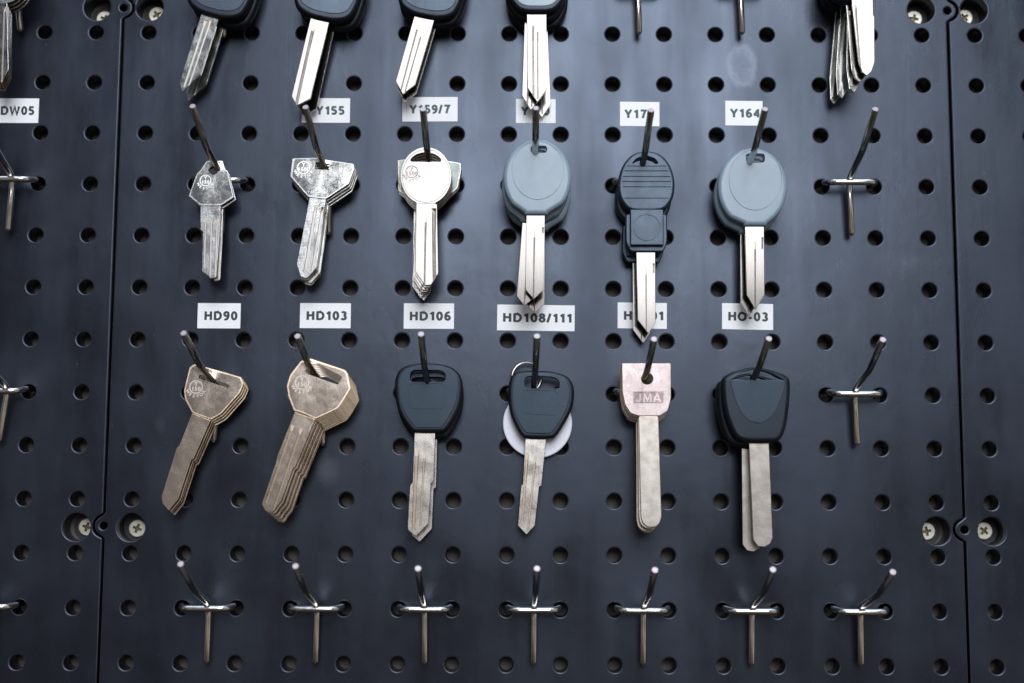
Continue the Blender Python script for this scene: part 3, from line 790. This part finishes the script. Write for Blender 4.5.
# --- b6: smooth black key (2)
g = 'smooth black keys under the HO-03 label'
root, L, h0 = key_root('b6', 377, 'fob_key', 'smooth black key with plain grey blade, front one under the HO-03 label', g)
head = smooth([(754.8,366.6),(772,370),(786,375.2),(790.6,383),(789.8,404),(787,424),(783,436),(776,441.8),(763,443),(749,442.6),(737,438.5),(730,427),(724.6,410),(722.6,394),(722.4,381),(726,375.4),(738,370)], 5)
tri = rounded([(731,379.6),(743,371.4),(755,368.0),(769,371.4),(785.5,379.9)], 2)
hd = fob_key(root, L, head, tri, [(750,441),(769.8,441),(773.6,538),(771,544),(765.4,547),(759,546),(754.4,540)], 5.4, 1.7, M_black, mat_blade=M_grey)
fc = smooth([(731.5,380.2),(745,379.8),(757,379.8),(770,380),(784.4,380.6),(783,392),(778,406),(770,418),(758,423.5),(746,418),(738,406),(733,392)], 4)
obj('face_plate', plate(LP(L, fc), (), -.4, .14, .14, 2), M_face2, hd, 40, wn=True)
stack('b6', root, 2, 5.6, lambda i: 'smooth black key behind the front one under the HO-03 label', rots=(1.9,), offs=((-.6, 0),))

# --- top row: black keys whose heads are cut by the frame
def top_key(hk, cy, label, group, top, ang, w, blade, gr, mb, rots, n, labels, tilt, pitch=5.3, offs=(), hh=None, face=M_face, yaw=0, tilts=(), yaws=(), rnd=False):
    ROUND = [(-12,4),(-22,0),(-31,-12),(-34.5,-28),(-33,-44),(-26,-58),(-12,-66.5),(0,-68.5),(12,-66.5),(26,-58),(33,-44),(34.5,-28),(31,-12),(22,0),(12,4),(0,4.5)]
    """head is drawn in its own tilted frame below which the blade leaves; top = px of the head's lower middle"""
    root, L, h0 = key_root(hk, cy, 'fob_key', label, group, h=hh)
    ca, sa = math.cos(ang), math.sin(ang)
    def Q(x, y): return (top[0]+x*ca-y*sa, top[1]+x*sa+y*ca)
    prof = ROUND if rnd else [(-14,4),(-26,-1.5),(-31.5,-12),(-34,-30),(-33.5,-48),(-27,-60),(-12,-67),(0,-68.5),(12,-67),(27,-60),(33.5,-48),(34,-30),(31.5,-12),(26,-1.5),(14,4),(0,5)]
    sc = w/66.0
    head = smooth([Q(x*sc, y*sc) for x, y in prof], 5)
    face_o = smooth([Q(x*sc*.86, (y+32)*sc*.84-33*sc) for x, y in prof], 4)
    sl = rounded([Q(-17*sc,-58*sc), Q(17*sc,-58*sc), Q(19*sc,-48*sc), Q(-19*sc,-48*sc)], 3)
    hd = fob_key(root, L, head, sl, blade, 5.2, 1.5, M_black, gr=gr, mat_blade=mb)
    me = boolean(plate(LP(L, face_o), (), -.3, .2, .2, 2), [plate(LP(L, sl), (), -1, 1.5)])
    obj('face_plate', me, face, hd, 40, wn=True)
    root.rotation_euler[0] = math.radians(tilt)
    root.rotation_euler[2] = math.radians(yaw)
    stack(hk, root, n, pitch, labels, rots, group, offs=offs, tilts=tilts, yaws=yaws)
top_key('t1', -36, 'black key with a dull grey blade, front one left of the Y155 label', 'black keys on the first hook of the top row', (213,11), math.radians(15), 66,
    [(202.3,6),(219.8,9.6),(199.8,73.5),(187,85),(181.5,91),(178.6,81.5)], [((204.5,19),(183,86),1.3,2),((209.5,19),(187.5,86),.9,2)], M_nick, (.5,), 2,
    lambda i: 'black key behind the dull grey blade left of the Y155 label', -.8, tilts=(3,))
top_key('t2', -36, 'black key with a bright white blade above the Y155 label, front one', 'black keys on the second hook of the top row', (322,14), math.radians(12), 66,
    [(311.2,13),(329.6,16.5),(310,97.5),(298,104),(296,104),(291.4,95.2)], [((313.5,23),(296,104),1.6,2.4)], M_white, (.1,), 2,
    lambda i: 'black key behind the white blade above the Y155 label', -.6, yaw=2.4, tilts=(4,), yaws=(-2,))
top_key('t3', -36, 'black key with a bright white blade above the Y159/7 label, front one', 'black keys on the third hook of the top row', (426,11.5), math.radians(11), 66,
    [(415.2,10),(434.9,14.5),(414.6,82.5),(402.3,92.2),(395.3,79.2)], [((418,22),(400,90),.8,2.2),((422.5,27),(404.5,90),.7,3)], M_white, (.2,), 2,
    lambda i: 'black key behind the white blade above the Y159/7 label', .8)
top_key('t4', -36, 'round-headed black key with a long white blade, front one above the hidden label', 'black keys on the fourth hook of the top row', (537,8), 0, 60,
    [(527,9),(546.5,9),(547,87),(537.5,100),(528,86)], [((533,18),(533.6,97),1.1,2.2),((537.5,22),(538,97),.8,3)], M_white, (2.6,-2.0), 3,
    lambda i: ['round-headed black key in the middle of three, its blade swung left above the hidden label', 'round-headed black key at the back of three above the hidden label'][i-1], .8, face=M_greyp, rnd=True)
top_key('t7', -36, 'key with a broad white round-ended blade, front of the fanned bunch at the top right', 'fanned bunch of keys at the top right', (862,-8), math.radians(-3), 56,
    [(852,-11),(874,-11),(874.4,13),(875.6,14.5),(876,60),(873,69),(868.4,73.5),(864,70),(860.5,60)], [((856.5,2),(862.5,74),.9,1.5)], M_white, (1.0,), 2,
    lambda i: 'key blade %s from the front in the fanned bunch at the top right' % ORD[i], .8, pitch=3.9, hh=25, yaw=-1.6, yaws=(.3,), rnd=True)
top_key('t7', -36, 'narrow pointed key blade just behind the white ones at the top right', 'fanned bunch of keys at the top right', (859,-6), math.radians(-1), 56,
    [(849.5,-9),(861.5,-9),(862,60),(863,68),(861,82),(856,91),(852,87),(849,66)], [((853,4),(853.5,84),1.0,1.5)], M_nick, (3.0,4.3), 3,
    lambda i: ['narrow key blade, last but one in the fanned bunch at the top right', 'narrow key blade hanging lowest, rearmost of the fanned bunch at the top right'][i-1], .3, pitch=3.9, hh=25-7.8, yaw=3.2, yaws=(4.5,5), tilts=(1,2), rnd=True)

# --- t0: metal keys in the top left corner
g = 'metal keys cut off at the top left corner'
root, L, h0 = key_root('t0', -42, 'blank_key', 'metal key blank cut off at the top left corner, front of its stack', g)
bp = [(2+26*math.cos(2*math.pi*k/32), -25+28.5*math.sin(2*math.pi*k/32)) for k in range(32)]
metal_key(root, L, bp, [rounded(LP(L, [(-16,-53),(8,-48),(6,-40),(-18,-45)]), .4)], [(-13,1.5),(7,3),(8,69),(1,82),(-6,80),(-15,62)],
    [((-4,6),(-8,80),1.4,2),((4,6),(1,82),1.2,2)], M_nick, M_nick, M_brass, rim=.93)
root.rotation_euler[0] = math.radians(.8)
stack('t0', root, 4, 2.0, lambda i: 'metal key blank at the top left corner, %s from the front' % ORD[i], rots=(.6,1.2,1.9), group=g)

# --- white disc on its split ring behind the black key
H = HK['b4']; hd_ = H.h_of_y(386)-6.6
p = H.point(hd_)
du, dv = at(537.5, 423.5, hd_); 
tagd = plate(circle(0, 0, 12.9, n=64), [circle(-2.2, 10.6, 1.5, n=20)], -.9, .9, .5, 4)
o = obj('key_tag', tagd, M_tagw, None, 40, wn=True); o.location = W(du, dv, hd_)
tag(o, 'plain white plastic disc hanging behind the black key under the HD108/111 label', 'key tag')
rp = []
for k in range(65):
    a = 2*math.pi*k*2/64
    rp.append((5.6*math.cos(a), 5.6*math.sin(a), -1.0+.9*k/64+.35))
ru, rv = at(526.5, 377.5, hd_+1)
cu_ = obj('split_ring', tube(rp, .45, 8), M_ring, None, 60); cu_.location = W(ru, rv, hd_+.4); cu_.rotation_euler = (0, 0, math.radians(14))
tag(cu_, 'thin metal split ring peeking above the black key under the HD108/111 label', 'ring')

# ------------------------------------------------------------------ paper labels
def sticker(x0, y0, x1, y1, text, label, tx=None, ink=None, ang=0.0, size=None, sx=1.0):
    xm, ym = (x0+x1)/2, (y0+y1)/2
    u, v = at(xm, ym, 0); ua, va = at(x0, ym, 0); ub, vb = at(x1, ym, 0); uc_, vc = at(xm, y0, 0); ud, vd = at(xm, y1, 0)
    w, h = ub-ua, vc-vd
    me = plate(rounded([(-w/2,-h/2),(w/2,-h/2),(w/2,h/2),(-w/2,h/2)], .15, 2), (), .03, .17)
    o = obj('label_sticker', me, M_paper); o.location = W(u, v, 0); o.rotation_euler = (0, math.radians(ang), 0)
    tag(o, label, 'label', 'printed paper labels on the board')
    t0, t1 = tx if tx else (x0+5, x1-5)
    a, b = at(t0, ym, 0)[0]-u, at(t1, ym, 0)[0]-u
    me = lettering_mesh(text, .18)
    xs = [q.co.x for q in me.vertices]; k = (b-a)/(max(xs)-min(xs)); kz = 3.3
    me.transform(Matrix.Translation(((a+b)/2, 0, -kz/2)) @ Matrix.Diagonal((k,1,kz,1)) @ Matrix.Translation((-(max(xs)+min(xs))/2, 0, 0)))
    obj('lettering', me, ink or M_ink, o)
sticker(-3,98.5,38.8,123, 'DW05', 'white label reading DW05 at the left edge', (1,34.5))
sticker(302,98.3,350,122.8, 'Y155', 'white label reading Y155', (315.8,344.6), M_inkt)
sticker(402.4,97.2,457.6,121.5, 'Y159/7', 'white label reading Y159/7', (409.3,450.8), M_inkt, -.4)
sticker(516,99.2,555.6,123.2, 'Y150', 'white label ending in 0, half hidden by the long white blades', (520.8,549.8), M_inkt)
sticker(620,102,659.4,126.2, 'Y170', 'white label starting with Y17, crossed by a hook', (624.2,654), M_inkt, .3)
sticker(725.3,101,762.6,125.6, 'Y164', 'white label reading Y164', (729.8,759.4), M_inkt, .3)
sticker(197.7,303.2,240.6,328.4, 'HD90', 'white label reading HD90', (204.5,237.6), None)
sticker(300,303.2,350.8,328.2, 'HD103', 'white label reading HD103', (306.6,347))
sticker(403.8,303.4,454,328.8, 'HD106', 'white label reading HD106', (409.8,451))
sticker(497.2,305,574.6,330.8, 'HD108/111', 'wide white label reading HD108/111', (503,571.6), None, .5)
sticker(617.6,302.8,666.8,328.6, 'HO-01', 'white label starting with H, half hidden by a blade', (623.8,663.2), None, .6)
sticker(722,303.6,773,329.6, 'HO-03', 'white label reading HO-03', (728.2,768), None, .9)

# ------------------------------------------------------------------ light: a big window in front of the board, up and to the right, and a dim room
w = bpy.data.worlds.new('World'); scene.world = w; w.use_nodes = True; nt = w.node_tree
bg = nt.nodes['Background']; tc = nt.nodes.new('ShaderNodeTexCoord'); sp = nt.nodes.new('ShaderNodeSeparateXYZ')
nt.links.new(tc.outputs['Generated'], sp.inputs[0])
cr = nt.nodes.new('ShaderNodeValToRGB'); mr = nt.nodes.new('ShaderNodeMapRange')
nt.links.new(sp.outputs[2], mr.inputs[0]); mr.inputs[1].default_value = -1; mr.inputs[2].default_value = 1
nt.links.new(mr.outputs[0], cr.inputs[0]); nt.links.new(cr.outputs[0], bg.inputs[0])
E_ = cr.color_ramp.elements
E_[0].position = .18; E_[0].color = (.05,.042,.036,1)
E_[1].position = .975; E_[1].color = (2.0,2.3,2.8,1)
for ps, c in ((.27,(.25,.215,.19,1)), (.38,(.25,.215,.19,1)), (.45,(.19,.175,.165,1)), (.495,(.43,.405,.39,1)), (.535,(.42,.395,.385,1)), (.57,(.15,.155,.19,1)), (.66,(.18,.20,.27,1)), (.72,(.60,.67,.80,1)), (.90,(.90,1.02,1.2,1))):
    e = E_.new(ps); e.color = c
# a cluttered dim room: soft light and dark patches all round
mpw = nt.nodes.new('ShaderNodeMapping'); mpw.inputs['Scale'].default_value = (3.2, 3.2, 1.3); nt.links.new(tc.outputs['Generated'], mpw.inputs[0])
nz = nt.nodes.new('ShaderNodeTexNoise'); nz.inputs['Scale'].default_value = 1.6; nz.inputs['Detail'].default_value = 3; nt.links.new(mpw.outputs[0], nz.inputs['Vector'])
mn = nt.nodes.new('ShaderNodeMapRange'); nt.links.new(nz.outputs[0], mn.inputs[0]); mn.inputs[1].default_value = .42; mn.inputs[2].default_value = .60; mn.inputs[3].default_value = .28; mn.inputs[4].default_value = 2.0
vm = nt.nodes.new('ShaderNodeVectorMath'); vm.operation = 'SCALE'; nt.links.new(cr.outputs[0], vm.inputs[0]); mx = nt.nodes.new('ShaderNodeMapRange'); nt.links.new(sp.outputs[0], mx.inputs[0]); mx.inputs[1].default_value = -.7; mx.inputs[2].default_value = .1; mx.inputs[3].default_value = .35; mx.inputs[4].default_value = 1.0
nt.links.new(mul(nt, mn.outputs[0], mx.outputs[0]), vm.inputs['Scale']); nt.links.new(vm.outputs[0], bg.inputs[0])
bg.inputs[1].default_value = 1.0
def area(name, u, v, h, sx, sz, power, color, target):
    d = bpy.data.lights.new(name, 'AREA'); d.shape = 'RECTANGLE'; d.size = sx*S; d.size_y = sz*S; d.energy = power; d.color = color
    o = bpy.data.objects.new(name, d); col.objects.link(o); o.location = W(u, v, h)
    dr = W(*target)-o.location; o.rotation_euler = dr.to_track_quat('-Z', 'Y').to_euler(); return o
area('window_light', 310, 810, 1900, 900, 1400, 41, (.92,.95,1.0), (150,-100,0))

scene.view_settings.view_transform = 'Standard'; scene.view_settings.look = 'None'; scene.view_settings.exposure = 0
scene.render.resolution_x = 1024; scene.render.resolution_y = 683
scene.cycles.use_denoising = True
